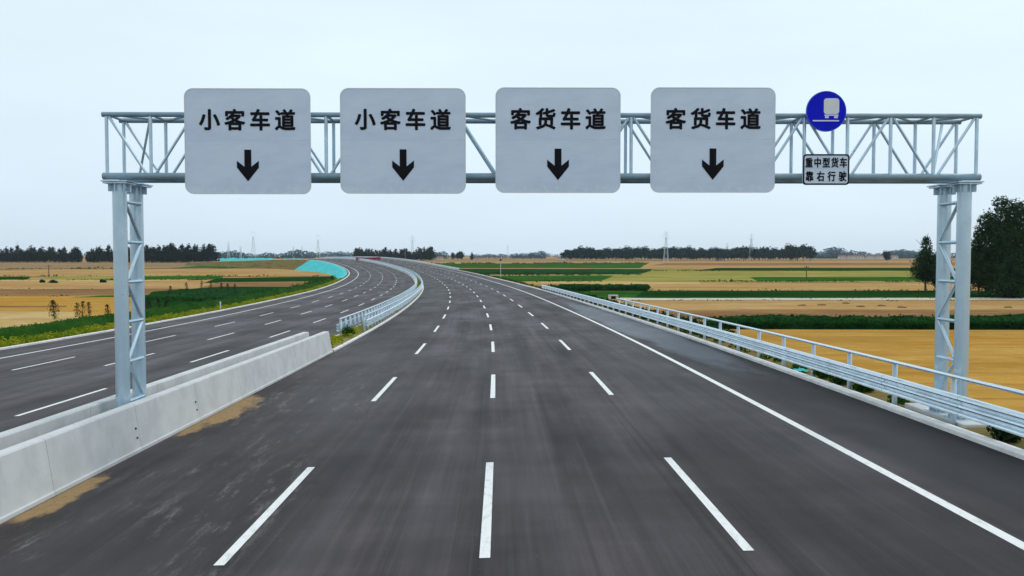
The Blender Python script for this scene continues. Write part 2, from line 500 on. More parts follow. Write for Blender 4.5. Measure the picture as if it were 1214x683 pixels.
# right of the road, far to near
field('dry', [(480, 311), (480, 306.2), (1700, 306.2), (1700, 311)])
field('tan', [(480, 318.5), (480, 310.5), (1700, 308.5), (1700, 318.5)])
field('green', [(500, 318), (500, 312.8), (770, 311.5), (758, 318)])
field('brown', [(770, 315), (790, 311.8), (1700, 310.5), (1700, 313.5)])
field('dgreen', [(820, 321), (850, 317.8), (1100, 317.4), (1100, 321.3)])
field('dgreen', [(1115, 321), (1140, 317.8), (1700, 317.8), (1700, 321.3)])
field('olive', [(700, 335), (700, 318.6), (830, 319.0), (820, 321.3), (1700, 321.3), (1700, 334.6)])
field('green', [(900, 333.8), (890, 329), (1700, 327), (1700, 331.5)])
field('dgreen', [(500, 326), (500, 318.8), (776, 319.2), (756, 325.2)])
field('green', [(500, 334), (500, 327), (728, 327), (712, 333.5)])
field('tan', [(700, 346), (700, 335.5), (1700, 335.2), (1700, 346)])
field('pale', [(640, 337), (640, 334.2), (830, 334.6), (830, 337)])
field('green', [(640, 354), (640, 345.8), (775, 345.6), (760, 354)])
field('dgreen', [(750, 354), (765, 345.3), (1700, 345.3), (1700, 353.6)])
field('brown', [(720, 379), (748, 357), (1700, 357), (1700, 378)])
field('tan', [(735, 369), (742, 357), (1700, 357), (1700, 368)])
field('path', [(735, 356.4), (735, 353.9), (1700, 354.1), (1700, 356.8)], 'path')
field('gold', [(700, 620), (760, 391), (1900, 391), (1900, 620)])
# left of the road, far to near
field('dry', [(-400, 320.5), (-400, 310), (420, 309.5), (420, 318)])
field('green', [(-400, 322), (-400, 320), (60, 320.2), (60, 322)])
field('tan', [(-400, 329), (-400, 322), (400, 319), (400, 328)])
field('green', [(200, 318.2), (245, 314.8), (352, 314.8), (352, 317.5)])
field('brown', [(262, 314), (290, 310.9), (352, 310.9), (352, 314)])
field('dgreen', [(-400, 331.6), (-400, 328.6), (36, 328.6), (30, 331.6)])
field('olive', [(30, 334), (60, 329), (180, 327), (260, 326), (260, 331), (180, 334)])
field('pale', [(-400, 336), (-400, 333), (220, 332.3), (220, 336)])
field('tan', [(-400, 346), (-400, 336), (300, 333), (300, 343)])
field('dgreen', [(240, 336.5), (258, 330.5), (392, 328.8), (392, 336.5)])
field('green', [(120, 333.5), (160, 328.6), (262, 327.6), (262, 331)])
field('brown', [(-400, 354), (-400, 345.6), (210, 344), (210, 353)])
field('brown', [(240, 342), (262, 335.4), (392, 334.4), (392, 342)])
field('gold', [(-400, 420), (-400, 353.6), (330, 352), (330, 420)])
field('green', [(84, 354.5), (120, 352), (260, 350), (260, 353)])
field('brown', [(-400, 367), (-400, 363.5), (80, 364.3), (78, 366.5)])
field('pale', [(-400, 430), (-400, 370), (90, 372), (110, 430)])
field('dgreen', [(160, 359), (182, 347.2), (262, 341.2), (392, 341.2), (392, 372), (160, 372)])

# ------------------------------------------------------------------ road, median, kerbs
SS = srange(S0, S_END - 20)
for nm, a, b in (('road', R_IN, R_OUT), ('road', L_OUT, L_IN)):
    bm = bmesh.new(); n = 14
    sweep(bm, [(a + (b - a) * k / n, 0) for k in range(n + 1)], SS)
    tag(obj(nm, bm, M['asphalt']), kind='structure')

bm = bmesh.new(); sweep(bm, [(L_IN + .2, .05), (-9.4, .09), (MED, .11), (-8.6, .09), (R_IN - .2, .05)], SS)
tag(obj('median_ground', bm, M['soil']), kind='structure')

def kerb(a, b, h, s0=S0, s1=S_END - 20):
    bm = bmesh.new()
    sweep(bm, [(a, -.25), (a, h - .02), (a + .02, h), (b - .02, h), (b, h - .02), (b, -.25)], srange(s0, s1), True, True)
    return tag(obj('kerb', bm, M['kerb']), kind='structure')
kerb(R_OUT - .03, R_OUT + .27, .11)
kerb(L_OUT - .30, L_OUT, .12)
kerb(R_IN - .2, R_IN, .10, 44.6)
kerb(L_IN, L_IN + .2, .10, 44.6)

def bank(side):
    e = (R_OUT + .27) if side > 0 else (L_OUT - .30)
    def prof(s):
        z = pos(s, e + side * 2.1).z
        run = max(.6, (z - (GROUND - .4)) * 1.55)
        pts = [(e, .03), (e + side * .9, .02), (e + side * 1.9, -.12)]
        for k in range(1, 6):
            o = e + side * (1.9 + run * k / 5)
            base = SUPER * (o - e)
            zt = pos(s, e).z
            pts.append((o, -.12 - (zt - .12 - (GROUND - .4)) * k / 5 - base))
        return pts if side > 0 else pts[::-1]
    bm = bmesh.new(); sweep(bm, prof, SS)
    tag(obj('embankment', bm, M['verge']), kind='structure')
bank(1); bank(-1)

# painted lines
bm = bmesh.new()
def strip(o0, w, s0, s1, step=2.5):
    n = max(2, int((s1 - s0) / step) + 1)
    sweep(bm, [(o0 - w / 2, .005), (o0 + w / 2, .005)], [s0 + (s1 - s0) * k / n for k in range(n + 1)])
def dashes(o, first):
    s = first - 45
    while s < 640:
        if s > S0: strip(o, .155, s, s + 6)
        s += 15
for k in (-1, 0, 1):
    dashes(3.75 * k, 12.1)
    dashes(2 * MED + 3.75 * k, 11.0 if k == 1 else (10.4 if k == 0 else 9.5))
strip(7.6, .2, S0, 640, 4); strip(2 * MED - 7.75, .2, S0, 640, 4)
strip(R_IN + .62, .02, S0, S0 + .5)
tag(obj('lane_markings', bm, M['paint']), kind='structure')

# ------------------------------------------------------------------ concrete barriers on the median
def barrier(side, label):
    base = R_IN if side > 0 else L_IN               # face towards its carriageway
    d = -side                                        # towards the median
    root = thing('concrete_barrier', label, 'barrier', pos(20, base + d * .2), None)
    inv = Matrix.Translation(-root.location)
    s = 44.3; seg = 4.0
    while s > -24:
        bm = bmesh.new()
        a = s - seg + .012
        prof = [(base + d*.02, .0), (base + d*.02, .07), (base + d*.05, .10), (base + d*.20, 1.06), (base + d*.225, 1.09), (base + d*.45, 1.09), (base + d*.475, 1.06), (base + d*.50, 0)]
        ss = [a, a + 1.3, a + 2.7, s]
        if s > 44: 
            ss = [a, a + 1.3, a + 2.7, s - .22, s - .10, s - .03, s]
            drop = {s - .10: .03, s - .03: .10, s: .2}
            pr = lambda q: [(o, min(h, 1.09 - drop.get(q, 0)) if h > 1 else h) for o, h in prof]
        else: pr = prof
        sweep(bm, pr, ss, True, True)
        bmesh.ops.recalc_face_normals(bm, faces=bm.faces[:])
        bm.transform(inv)
        obj('panel', bm, M['concrete'], root)
        # cast-in lifting holes beside the joint
        if side > 0 and 20 < s < 27:
            for h in (.34, .56):
                bm = bmesh.new()
                p = pos(s - .16, base - .02 - .15 * h / 1.0 + .0, h)
                add_tube(bm, p + Vector((-.05, 0, 0)), p + Vector((.012, 0, 0)), .022, 8)
                bm.transform(inv); obj('bolt', bm, M['dark'], root)
        s -= seg
    return root
barrier(1, 'pale concrete barrier wall nearest the camera along the right carriageway')
barrier(-1, 'concrete barrier wall behind the nearer one, beside the left carriageway')

# ------------------------------------------------------------------ guardrails
THRIE = [(.0, .0), (.02, .03), (.085, .05), (.095, .07), (.085, .105), (.01, .135), (.0, .155), (.01, .18), (.085, .21), (.095, .245), (.085, .285), (.01, .315), (.0, .335), (.01, .36), (.085, .39), (.095, .42), (.085, .46), (.02, .485), (.0, .506)]
def post_mesh(h_top, depth):
    b = bmesh.new()
    add_tube(b, (0, 0, -depth), (0, 0, h_top), .07, 12)
    me = bpy.data.meshes.new('post'); b.to_mesh(me); b.free()
    me.materials.append(M['post'])
    for p in me.polygons: p.use_smooth = len(p.vertices) == 4
    return me
def block_mesh(dx):
    b = bmesh.new(); add_box(b, (dx * .5, 0, .6), (abs(dx), .10, .34))
    me = bpy.data.meshes.new('spacer_block'); b.to_mesh(me); b.free(); me.materials.append(M['post']); return me
def arm_mesh(z, dx):
    b = bmesh.new(); add_box(b, (dx * .5, 0, z), (abs(dx) + .1, .08, .1))
    me = bpy.data.meshes.new('rail_bracket'); b.to_mesh(me); b.free(); me.materials.append(M['post']); return me

def guardrail(label, off_post, face, s0, s1, spacing, s_first, pipe_to=None, top=1.2, beam_z=.34, group=None, beam_end=None):
    """face: +1 / -1, the side of the posts the beam is on (in offset)"""
    root = thing('guardrail', label, 'guardrail', pos(s_first, off_post), group)
    T = Matrix.Translation(-root.location)
    b = bmesh.new()
    o = off_post + face * .145
    ss = srange(s0, s1, 1.0, 4.0)
    front = [(o + face * x, beam_z + z) for x, z in THRIE]
    back = [(o + face * (x - .005), beam_z + z) for x, z in THRIE][::-1]
    sweep(b, front + back, ss, True, True)
    bmesh.ops.recalc_face_normals(b, faces=b.faces[:])
    # lap joints
    k = s0 + 4.0
    while k < min(s1, 120):
        sweep(b, [(o + face * (x + .005), beam_z + z) for x, z in THRIE], [k, k + .32])
        k += 4.0
    b.transform(T); obj('beam', b, M['rail'], root)
    if pipe_to:
        b = bmesh.new(); n = 10
        ring = [(off_post + face * .03 + .05 * cos(2*pi*q/n), top + .05 * sin(2*pi*q/n)) for q in range(n)]
        sweep(b, ring, srange(s0, pipe_to, 1.0, 4.0), True, True)
        bmesh.ops.recalc_face_normals(b, faces=b.faces[:])
        b.transform(T); obj('top_rail', b, M['rail'], root, smooth=True)
    tall = post_mesh(top - .05, .5); low = post_mesh(beam_z + .47, .5); blk = block_mesh(face * .145)
    rest = bmesh.new(); n = 0; s = s_first
    while s < s1:
        p = pos(s, off_post) - root.location; has = pipe_to and s < pipe_to
        n += 1
        if n <= 100 or s < s0:
            q = link('post', tall if has else low, None, root, p); q.rotation_euler.z = heading(s)
            c = link('spacer_block', blk, None, q)
        else:
            zt = (top - .05) if has else beam_z + .47
            add_tube(rest, p + Vector((0, 0, -.3)), p + Vector((0, 0, zt)), .07, 6)
        s += spacing
    if n > 100: tag(obj('distant_posts', rest, M['post'], root), kind='stuff')
    else: rest.free()
    return root
guardrail('long steel guardrail with pipe top rail along the right roadside', 11.16, -1, -20, 138, 3.08, 23.7 - 3.08 * 14, 74, 1.22, .34)
guardrail('far steel guardrail on the right edge ending beside the green field', 11.16, -1, 320, 620, 4.0, 321, None, 1.0, .34)
guardrail('steel median guardrail on the right carriageway side, starting past the concrete barriers', -8.5, 1, 58, 560, 2.0, 58.3, 560, 1.14, .36)
guardrail('steel median guardrail on the left carriageway side, behind its twin', -9.5, -1, 54.4, 560, 2.0, 54.7, 560, 1.14, .36)

# ------------------------------------------------------------------ the sign gantry
YF, YR = 21.1, 22.05
def gx(u, y=YF): return at_y(u, 300, y).x
X0, X1 = gx(129), gx(1155)
NB = 20
BAY = (X1 - X0) / NB
ZB, ZT = 6.02, 7.50
PLX, PRX = gx(143), gx(1142)
gantry = thing('sign_gantry', 'pale steel truss gantry spanning the road on two lattice legs', 'gantry', ((X0 + X1) / 2, (YF + YR) / 2, 0))
GT = Matrix.Translation(-gantry.location)
def gpart(name, bm, mat, parent=gantry, smooth=True):
    bm.transform(GT); return obj(name, bm, mat, parent, smooth=smooth)
# legs
for px in (PLX, PRX):
    gz = pos(21.5, px).z; bi = px + (.12 if px < 0 else -.12)
    b = bmesh.new()
    hs = [ZB - .62 - .97 * k for k in range(6)]
    zs = [h for h in hs if h > gz + .3]
    for z in zs: add_tube(b, (bi, YF + .06, z), (bi, YR - .06, z), .045, 8)
    zz = zs + [gz + .2]
    for k in range(len(zz) - 1):
        a, c = (YF + .08, YR - .08) if k % 2 == 0 else (YR - .08, YF + .08)
        add_tube(b, (bi, a, zz[k] - .06), (bi, c, zz[k+1] + .06), .042, 8)
    leg = gpart('leg', b, M['steel'])
    for y in (YF, YR):
        b = bmesh.new(); add_tube(b, (px, y, gz + .1), (px, y, ZB - .19), .165, 24); gpart('tube', b, M['steel'], leg)
        b = bmesh.new(); add_box(b, (px, y, ZB - .135), (.62, .62, .03)); add_box(b, (px, y, ZB - .175), (.56, .56, .03))
        for k in range(8):
            a = 2 * pi * k / 8
            add_box(b, (px + .21 * cos(a), y + .21 * sin(a), ZB - .28), (.12, .014, .17), Matrix.Rotation(a, 3, 'Z'))
        gpart('cap_plate', b, M['steel'], leg, False)
        b = bmesh.new(); add_box(b, (px, y, gz + .12), (.58, .58, .04))
        for k in range(8):
            a = 2 * pi * k / 8
            add_box(b, (px + .21 * cos(a), y + .21 * sin(a), gz + .24), (.13, .014, .2), Matrix.Rotation(a, 3, 'Z'))
            add_tube(b, (px + .25 * cos(a + .39), y + .25 * sin(a + .39), gz + .13), (px + .25 * cos(a + .39), y + .25 * sin(a + .39), gz + .2), .02, 6)
        gpart('base_plate', b, M['steel'], leg, False)
# footing of the right leg
b = bmesh.new(); gz = pos(21.5, PRX).z
add_box(b, (PRX + .16, (YF + YR) / 2 + .25, gz - .33), (1.0, 3.0, .9))
bmesh.ops.bevel(b, geom=b.edges[:], offset=.02, segments=1, affect='EDGES')
gpart('footing', b, M['concrete'], gantry, False)
# truss
b = bmesh.new()
for y in (YF, YR):
    add_tube(b, (X0 - .1, y, ZB), (X1 + .1, y, ZB), .085, 16)
    add_tube(b, (X0 - .1, y, ZT), (X1 + .1, y, ZT), .062, 14)
truss = gpart('chord', b, M['chord'])
for y in (YF, YR):
    for k in range(NB + 1):
        x = X0 + k * BAY
        b = bmesh.new(); add_tube(b, (x, y, ZB + .05), (x, y, ZT - .04), .042, 10); gpart('upright', b, M['steel'], truss)
    for k in range(NB):
        x = X0 + k * BAY
        za, zb = (ZT - .05, ZB + .07) if k % 2 == 0 else (ZB + .07, ZT - .05)
        b = bmesh.new(); add_tube(b, (x + (.06 if k % 2 == 0 else .12), y, za), (x + BAY - (.12 if k % 2 == 0 else .06), y, zb), .034, 10)
        gpart('diagonal', b, M['steel'], truss)
b = bmesh.new()
for z in (ZB, ZT):
    for k in range(NB + 1):
        x = X0 + k * BAY
        add_tube(b, (x, YF, z), (x, YR, z), .034, 8)
    for k in range(NB):
        a, c = (YF, YR) if k % 2 == 0 else (YR, YF)
        add_tube(b, (X0 + k*BAY + .05, a, z), (X0 + (k+1)*BAY - .05, c, z), .03, 8)
gpart('cross_bracing', b, M['chord'], truss)
b = bmesh.new(); add_tube(b, (X0 + BAY, YF, ZT - .05), (X0 + .35 * BAY, YR, ZB + .06), .03, 8)
gpart('sway_brace', b, M['steel'], truss)
b = bmesh.new(); add_tube(b, (X1 - BAY, YF, ZB + .06), (X1 - .35 * BAY, YR, ZT - .05), .034, 8)
gpart('sway_brace', b, M['steel'], truss)

# ------------------------------------------------------------------ signs
def text_bm(chars, size, pitch, weight, depth=.006, squeeze=1.0):
    """each character centred in its own cell; returns a bmesh in x,z facing -y"""
    bm = bmesh.new(); n = len(chars)
    dg = None
    for k, ch in enumerate(chars):
        cu = bpy.data.curves.new('glyph', 'FONT'); cu.body = ch; cu.size = size
        cu.align_x = 'LEFT'; cu.extrude = 0; cu.resolution_u = 3
        o = bpy.data.objects.new('glyph', cu); COL.objects.link(o)
        dg = bpy.context.evaluated_depsgraph_get(); dg.update()
        me = bpy.data.meshes.new_from_object(o.evaluated_get(dg))
        t = bmesh.new(); t.from_mesh(me)
        cx = size * .5 / 1.0
        xs = [v.co.x for v in t.verts]; ys = [v.co.y for v in t.verts]
        mx_, my_ = (min(xs) + max(xs)) / 2, (min(ys) + max(ys)) / 2
        for v in t.verts:
            v.co = Vector(((v.co.x - mx_) * squeeze + (k - (n - 1) / 2) * pitch, 0, v.co.y - my_))
        t2 = bpy.data.meshes.new('tmp'); t.to_mesh(t2); t.free()
        for q in range(9):                          # bold: the strokes laid side by side
            nv = len(bm.verts); bm.from_mesh(t2); bm.verts.ensure_lookup_table()
            dx, dz = (weight * cos(2*pi*q/8), weight * sin(2*pi*q/8)) if q < 8 else (0, 0)
            for v in bm.verts[nv:]: v.co += Vector((dx, -.0004 * q, dz))
        bpy.data.meshes.remove(t2); bpy.data.meshes.remove(me)
        bpy.data.objects.remove(o); bpy.data.curves.remove(cu)
    r = bmesh.ops.extrude_face_region(bm, geom=bm.faces[:])
    for v in [g for g in r['geom'] if isinstance(g, bmesh.types.BMVert)]: v.co.y -= depth
    bmesh.ops.recalc_face_normals(bm, faces=bm.faces[:])
    return bm

YS = YF - .24                                        # the plane of the sign faces
SW, SH = 147 * YS / F_PX, 123 * YS / F_PX
ARROW = [(-.165, .375), (.165, .375)]
def lane_sign(u, v, chars, label):
    p = at_y(u, v, YS)
    root = thing('lane_sign', label, 'road sign', p, 'white lane signs hung on the gantry')
    b = bmesh.new(); add_prism(b, rrect(SW, SH, .2, 8), 0, .03)
    obj('panel', b, M['sign'], root)
    b = bmesh.new()
    outer, inner = rrect(SW + .012, SH + .012, .206, 8), rrect(SW - .03, SH - .03, .185, 8)
    A = [b.verts.new((q[0], -.004, q[1])) for q in outer]; B = [b.verts.new((q[0], -.004, q[1])) for q in inner]
    C_ = [b.verts.new((q[0], .034, q[1])) for q in outer]
    for k in range(len(A)):
        j = (k + 1) % len(A)
        b.faces.new((A[k], A[j], B[j], B[k])); b.faces.new((A[j], A[k], C_[k], C_[j]))
    bmesh.ops.recalc_face_normals(b, faces=b.faces[:])
    obj('rim', b, M['white'], root)
    b = text_bm(chars, .52, 29.5 * YS / F_PX, .0155, squeeze=.96); b.transform(Matrix.Translation((0, -.002, (167.2 - 142) * YS / F_PX)))
    obj('lettering', b, M['black'], root)
    k = YS / F_PX
    pts = [(-4, 19), (4, 19), (4, -1), (12.8, 6), (12.8, -2), (0, -18), (-12.8, -2), (-12.8, 6), (-4, -1)]
    b = bmesh.new(); add_prism(b, [(x * k, z * k) for x, z in pts], -.008, -.002)
    b.transform(Matrix.Translation((0, 0, (167.2 - 196) * k))); obj('arrow', b, M['black'], root)
    b = bmesh.new()
    for x in (-.85, .85):
        add_box(b, (x, .075, 0), (.08, .085, SH * .9))
        for z in (ZB - p.z, ZT - p.z): add_box(b, (x, .145, z), (.14, .05, .16))
    for z in (-.8, 0, .8): add_box(b, (0, .05, z), (SW * .9, .03, .06))
    obj('bracket', b, M['chord'], root)
for u, v, t, l in ((293.6, 167.6, '小客车道', 'white lane sign reading 小客车道 at the left end of the gantry'),
                   (477.8, 167.2, '小客车道', 'white lane sign reading 小客车道, second from the left leg'),
                   (661.6, 166.4, '客货车道', 'white lane sign reading 客货车道, right of the gantry middle with dusty lower edge'),
                   (845.3, 166.2, '客货车道', 'white lane sign reading 客货车道 next to the round blue sign')):
    lane_sign(u, v, t, l)

k = YS / F_PX
p = at_y(979.6, 132, YS)
rs = thing('round_sign', 'round blue sign with a white lorry pictogram on the gantry top rail', 'road sign', p)
b = bmesh.new(); add_tube(b, (0, .03, 0), (0, 0, 0), 23.8 * k, 48); obj('disc', b, M['blue'], rs)
b = bmesh.new()
A = [(23.9*k*cos(2*pi*q/48), 23.9*k*sin(2*pi*q/48)) for q in range(48)]
va = [b.verts.new((x, -.003, z)) for x, z in A]; vb = [b.verts.new((x*.965, -.003, z*.965)) for x, z in A]; vc = [b.verts.new((x, .034, z)) for x, z in A]
for q in range(48):
    j = (q+1) % 48; b.faces.new((va[q], va[j], vb[j], vb[q])); b.faces.new((va[j], va[q], vc[q], vc[j]))
bmesh.ops.recalc_face_normals(b, faces=b.faces[:])
obj('rim', b, mat_plain('pale_blue_film', (.08, .14, .55), .45, .05), rs)
b = bmesh.new(); q = 1 / 4.856
def px_box(cx, cz, w, h, r):
    add_prism(b, [(x + cx, z + cz) for x, z in rrect(w, h, r, 4)], -.008, -.002)
px_box((271.5 - 242) * q * k, -(152 - 181) * q * k, 88 * q * k, 90 * q * k, 16 * q * k)      # body
px_box((271.5 - 242) * q * k, -(203 - 181) * q * k, 82 * q * k, 7 * q * k, 2 * q * k)        # bumper
for sx in (-1, 1): px_box((271.5 + sx * 26 - 242) * q * k, -(214 - 181) * q * k, 22 * q * k, 13 * q * k, 4 * q * k)   # wheels
px_box((240 - 242) * q * k, -(235 - 181) * q * k, 152 * q * k, 7 * q * k, 2 * q * k)         # ground line
obj('lorry_symbol', b, M['white'], rs)
b = bmesh.new(); add_box(b, (0, .08, -.02), (.09, .1, .62)); add_box(b, (0, .165, ZT - p.z), (.14, .07, .14)); obj('bracket', b, M['chord'], rs)

p = at_y(979.4, 201, YS)
ps = thing('plate_sign', 'small white plate with black border and two rows of writing below the round sign', 'road sign', p)
w, h = 55.5 * k, 36.5 * k
b = bmesh.new(); add_prism(b, rrect(w, h, .08, 6), 0, .03); obj('plate', b, M['sign'], ps)
b = bmesh.new()
o1, o2 = rrect(w - .005, h - .005, .078, 6), rrect(w - .075, h - .075, .055, 6)
A = [b.verts.new((x, -.004, z)) for x, z in o1]; B = [b.verts.new((x, -.004, z)) for x, z in o2]
for i in range(len(A)):
    j = (i+1) % len(A); b.faces.new((A[i], A[j], B[j], B[i]))
bmesh.ops.recalc_face_normals(b, faces=b.faces[:])
obj('border', b, M['black'], ps)
b = text_bm('重中型货车', .25, 10.2 * k, .0062, .005, .74); b.transform(Matrix.Translation((0, -.002, 8.2 * k)))
t = text_bm('靠右行驶', .25, 13.1 * k, .0062, .005, .78); t.transform(Matrix.Translation((0, -.002, -8.0 * k)))
me = bpy.data.meshes.new('tmp'); t.to_mesh(me); t.free(); b.from_mesh(me); bpy.data.meshes.remove(me)
obj('lettering', b, M['black'], ps)
b = bmesh.new(); add_box(b, (0, .08, 0), (.08, .1, .55)); add_box(b, (0, .15, ZB - p.z), (.14, .06, .14)); obj('bracket', b, M['chord'], ps)

# ------------------------------------------------------------------ vegetation
def leaf_quad(bm, c, n, size, r):
    n = n.normalized(); u = n.orthogonal().normalized()
    u = Matrix.Rotation(r.uniform(0, 2 * pi), 3, n) @ u; w = n.cross(u)
    a = size * r.uniform(.6, 1.2); b_ = size * r.uniform(.45, .9)
    k = r.uniform(-.25, .25)
    vs = [bm.verts.new(c + u * a), bm.verts.new(c + w * b_ + u * k * a), bm.verts.new(c - u * a * r.uniform(.6, 1)), bm.verts.new(c - w * b_ * r.uniform(.6, 1) - u * k * a)]
    bm.faces.new(vs)

def crown_bm(lobes, n, size, seed, fill=.55):
    """leaf clumps through the volume of several ellipsoid lobes; lobes (centre, radii)"""
    r = random.Random(seed); bm = bmesh.new()
    vol = [l[1][0] * l[1][1] * l[1][2] for l in lobes]; tot = sum(v ** .75 for v in vol)
    for (c, rad), v in zip(lobes, vol):
        for _ in range(int(n * v ** .75 / tot)):
            d = Vector((r.gauss(0, 1), r.gauss(0, 1), r.gauss(0, 1))).normalized()
            q = r.uniform(fill, 1.0) * (1 + .34 * noise.noise(d * 2.6 + Vector((seed, 0, 0))))
            if r.random() < .10: q *= 1.12
            p = Vector((c[0] + d.x * rad[0] * q, c[1] + d.y * rad[1] * q, c[2] + d.z * rad[2] * q))
            nn = d + Vector((r.uniform(-.9, .9), r.uniform(-.9, .9), r.uniform(-.5, .9)))
            leaf_quad(bm, p, nn, size, r)
    return bm

def trunk_bm(h, r0, limbs, seed):
    r = random.Random(seed); bm = bmesh.new()
    pts = [Vector((r.uniform(-.1, .1) * z, r.uniform(-.1, .1) * z, z * h)) for z in (0, .2, .4, .6, .8)]
    pts[0] = Vector((0, 0, -.3))
    for i in range(4): add_tube(bm, pts[i], pts[i+1], r0 * (1 - .22 * i), 8, r0 * (1 - .22 * (i + 1)))
    for k in range(limbs):
        z = r.uniform(.22, .75); i = min(3, int(z / .2)); a = pts[i].lerp(pts[i+1], (z - .2 * i) / .2)
        an = r.uniform(0, 2 * pi); L = h * r.uniform(.12, .24)
        add_tube(bm, a, a + Vector((cos(an) * L * .7, sin(an) * L * .7, L * .75)), r0 * .35, 6, r0 * .1)
    return bm

def tree(name, label, loc, h, lobes, n, size, seed, leaf, group=None, trunk=.035):
    root = thing(name, label, 'tree', loc, group)
    obj('trunk', trunk_bm(h, h * trunk * .6, 9, seed), M['bark'], root)
    obj('crown', crown_bm(lobes, n, size, seed), M[leaf], root)
    return root

# two big trees and a small one behind the right leg
def px_tree(u_base, v_base, v_top):
    p = at(u_base, v_base, GROUND); t = at_y(u_base, v_top, p.y)
    return p, t.z - GROUND
p, h = px_tree(1186, 353, 233)
m = p.y / F_PX
def lob(u, v, ru, rv, rd=None):
    """lobe given in photo pixels round the tree base"""
    return ((u * m, 0, v * m), (ru * m, (rd or ru) * m, rv * m))
tree('broadleaf_tree', 'tall dark broadleaf tree at the right edge of the picture', p, h,
     [lob(6, 86, 25, 32), lob(-4, 62, 30, 36), lob(22, 66, 28, 40), lob(-14, 80, 17, 20), lob(2, 34, 30, 32), lob(26, 36, 24, 26), lob(-18, 44, 18, 26), lob(14, 102, 15, 16), lob(40, 60, 20, 36), lob(8, 60, 20, 38), lob(12, 22, 18, 20), lob(-20, 92, 9, 10), lob(-30, 60, 8, 14), lob(-2, 112, 10, 10), lob(24, 104, 10, 12), lob(-26, 74, 8, 9)], 27000, .27, 11, 'leaf_dark')
p, h = px_tree(1160, 351, 282); m = p.y / F_PX
tree('broadleaf_tree', 'smaller dark tree just behind the right gantry leg, in front of the tall one', p, h,
     [lob(0, 40, 17, 30), lob(-6, 30, 16, 22), lob(10, 24, 15, 22), lob(18, 45, 12, 18)], 8000, .24, 12, 'leaf_dark')
p, h = px_tree(1183, 353, 292); m = p.y / F_PX
tree('round_tree', 'low dense dark tree with foliage reaching the ground by the tall tree', p + Vector((0, -4, 0)), h,
     [lob(2, 34, 21, 26), lob(-4, 18, 20, 18), lob(8, 14, 18, 14)], 8000, .25, 13, 'leaf_dark')
p, h = px_tree(1097, 346, 278); m = p.y / F_PX
tree('conical_tree', 'lone dark conical tree left of the right gantry leg', p, h,
     [lob(0, 52, 7, 16), lob(0, 38, 12, 16), lob(-2, 26, 16, 15), lob(5, 24, 14, 14), lob(0, 60, 3.5, 8)], 7500, .22, 14, 'leaf_dark')
p, h = px_tree(1128, 348, 300); m = p.y / F_PX
tree('round_tree', 'small dark tree half hidden behind the right gantry leg', p + Vector((0, 6, 0)), h,
     [lob(0, 30, 13, 20), lob(3, 18, 12, 14)], 2600, .3, 15, 'leaf_dark')

# rows of trees at the end of the fields
def row_mesh(kind, seed, leaf):
    r = random.Random(seed)
    if kind == 'cone':
        lobes = [((0, 0, .50), (.22, .22, .42)), ((r.uniform(-.05, .05), 0, .32), (.26, .25, .30)), ((0, 0, .80), (.10, .10, .20))]
    else:
        lobes = [((0, 0, .56), (.36, .34, .36)), ((r.uniform(-.2, .2), 0, .46), (.38, .34, .28)), ((r.uniform(-.2, .2), 0, .72), (.26, .26, .26))]
    bm = crown_bm(lobes, 560, .06 if kind == 'cone' else .08, seed, .3)
    nf = len(bm.faces)
    add_tube(bm, (0, 0, -.03), (0, 0, .5), .016, 5, .008)
    bm.faces.ensure_lookup_table()
    for f in bm.faces[nf:]: f.material_index = 1
    me = bpy.data.meshes.new('tree'); bm.to_mesh(me); bm.free()
    me.materials.append(M[leaf]); me.materials.append(M['bark']); return me
CONE = [row_mesh('cone', 30 + i, 'leaf_row') for i in range(5)]
ROUND = [row_mesh('round', 40 + i, 'leaf_long_haze') for i in range(5)]
FARM = [row_mesh('round', 50 + i, 'leaf_far_haze') for i in range(4)]
def row(name, label, group, meshes, u0, u1, base, top0, top1, step, seed, depth=40, wid=1.0):
    r = random.Random(seed); u = u0
    while u <= u1:
        p = at(u, base, GROUND); p.y += r.uniform(-.2, 1) * depth; p.x *= p.y / at(u, base, GROUND).y
        h = (p.y / F_PX) * (base - r.uniform(top0, top1)) * (1 + .14 * noise.noise(Vector((u * .05, seed, 0))))
        o = link(name, r.choice(meshes), None, None, p)
        w = h * r.uniform(.85, 1.2) * wid
        o.scale = (w, w, h); o.rotation_euler.z = r.uniform(0, 6.28)
        tag(o, label, 'tree', group); u += step * r.uniform(.7, 1.3)
row('conifer', 'dark conical tree in the row closing the tan fields on the left', 'tree row across the left fields', CONE, -40, 97, 311.6, 289.5, 299, 3.3, 1, 30, 1.1)
row('conifer', 'dark conical tree in the left row on either side of the left gantry leg', 'tree row behind the left gantry leg', CONE, 104, 133, 311.6, 289, 298, 3.3, 2, 30, 1.1)
row('conifer', 'dark conical tree in the dense row between the left leg and the far cyan netting', 'dense tree row right of the left gantry leg', CONE, 140, 255, 311.8, 286.5, 296, 3.0, 3, 40, 1.1)
row('conifer', 'dark pine in the row where the road fades into the distance', 'pine row behind the far end of the road', CONE, 422, 513, 309, 292.5, 298.5, 2.6, 4, 60, 1.1)
row('bush_tree', 'dark round tree in the small clump right of the pine row', 'clump right of the pine row', ROUND, 537, 552, 308.8, 297, 299, 4.5, 5, 20)
tag(link('conifer', CONE[1], None, None, at(559.5, 308.8, GROUND)), 'single dark pointed tree right of the small clump beyond the green field', 'tree').scale = (12, 12, 13)
row('broadleaf_tree', 'rounded grey green tree in the long row behind the right fields', 'long tree row behind the right fields', ROUND, 672, 946, 309.6, 291.5, 296, 3.5, 6, 120, 1.05)
row('broadleaf_tree', 'larger rounded tree at the right end of the long row', 'trees at the right end of the long row', ROUND, 938, 966, 310, 288, 292, 8, 7, 30, 1.15)
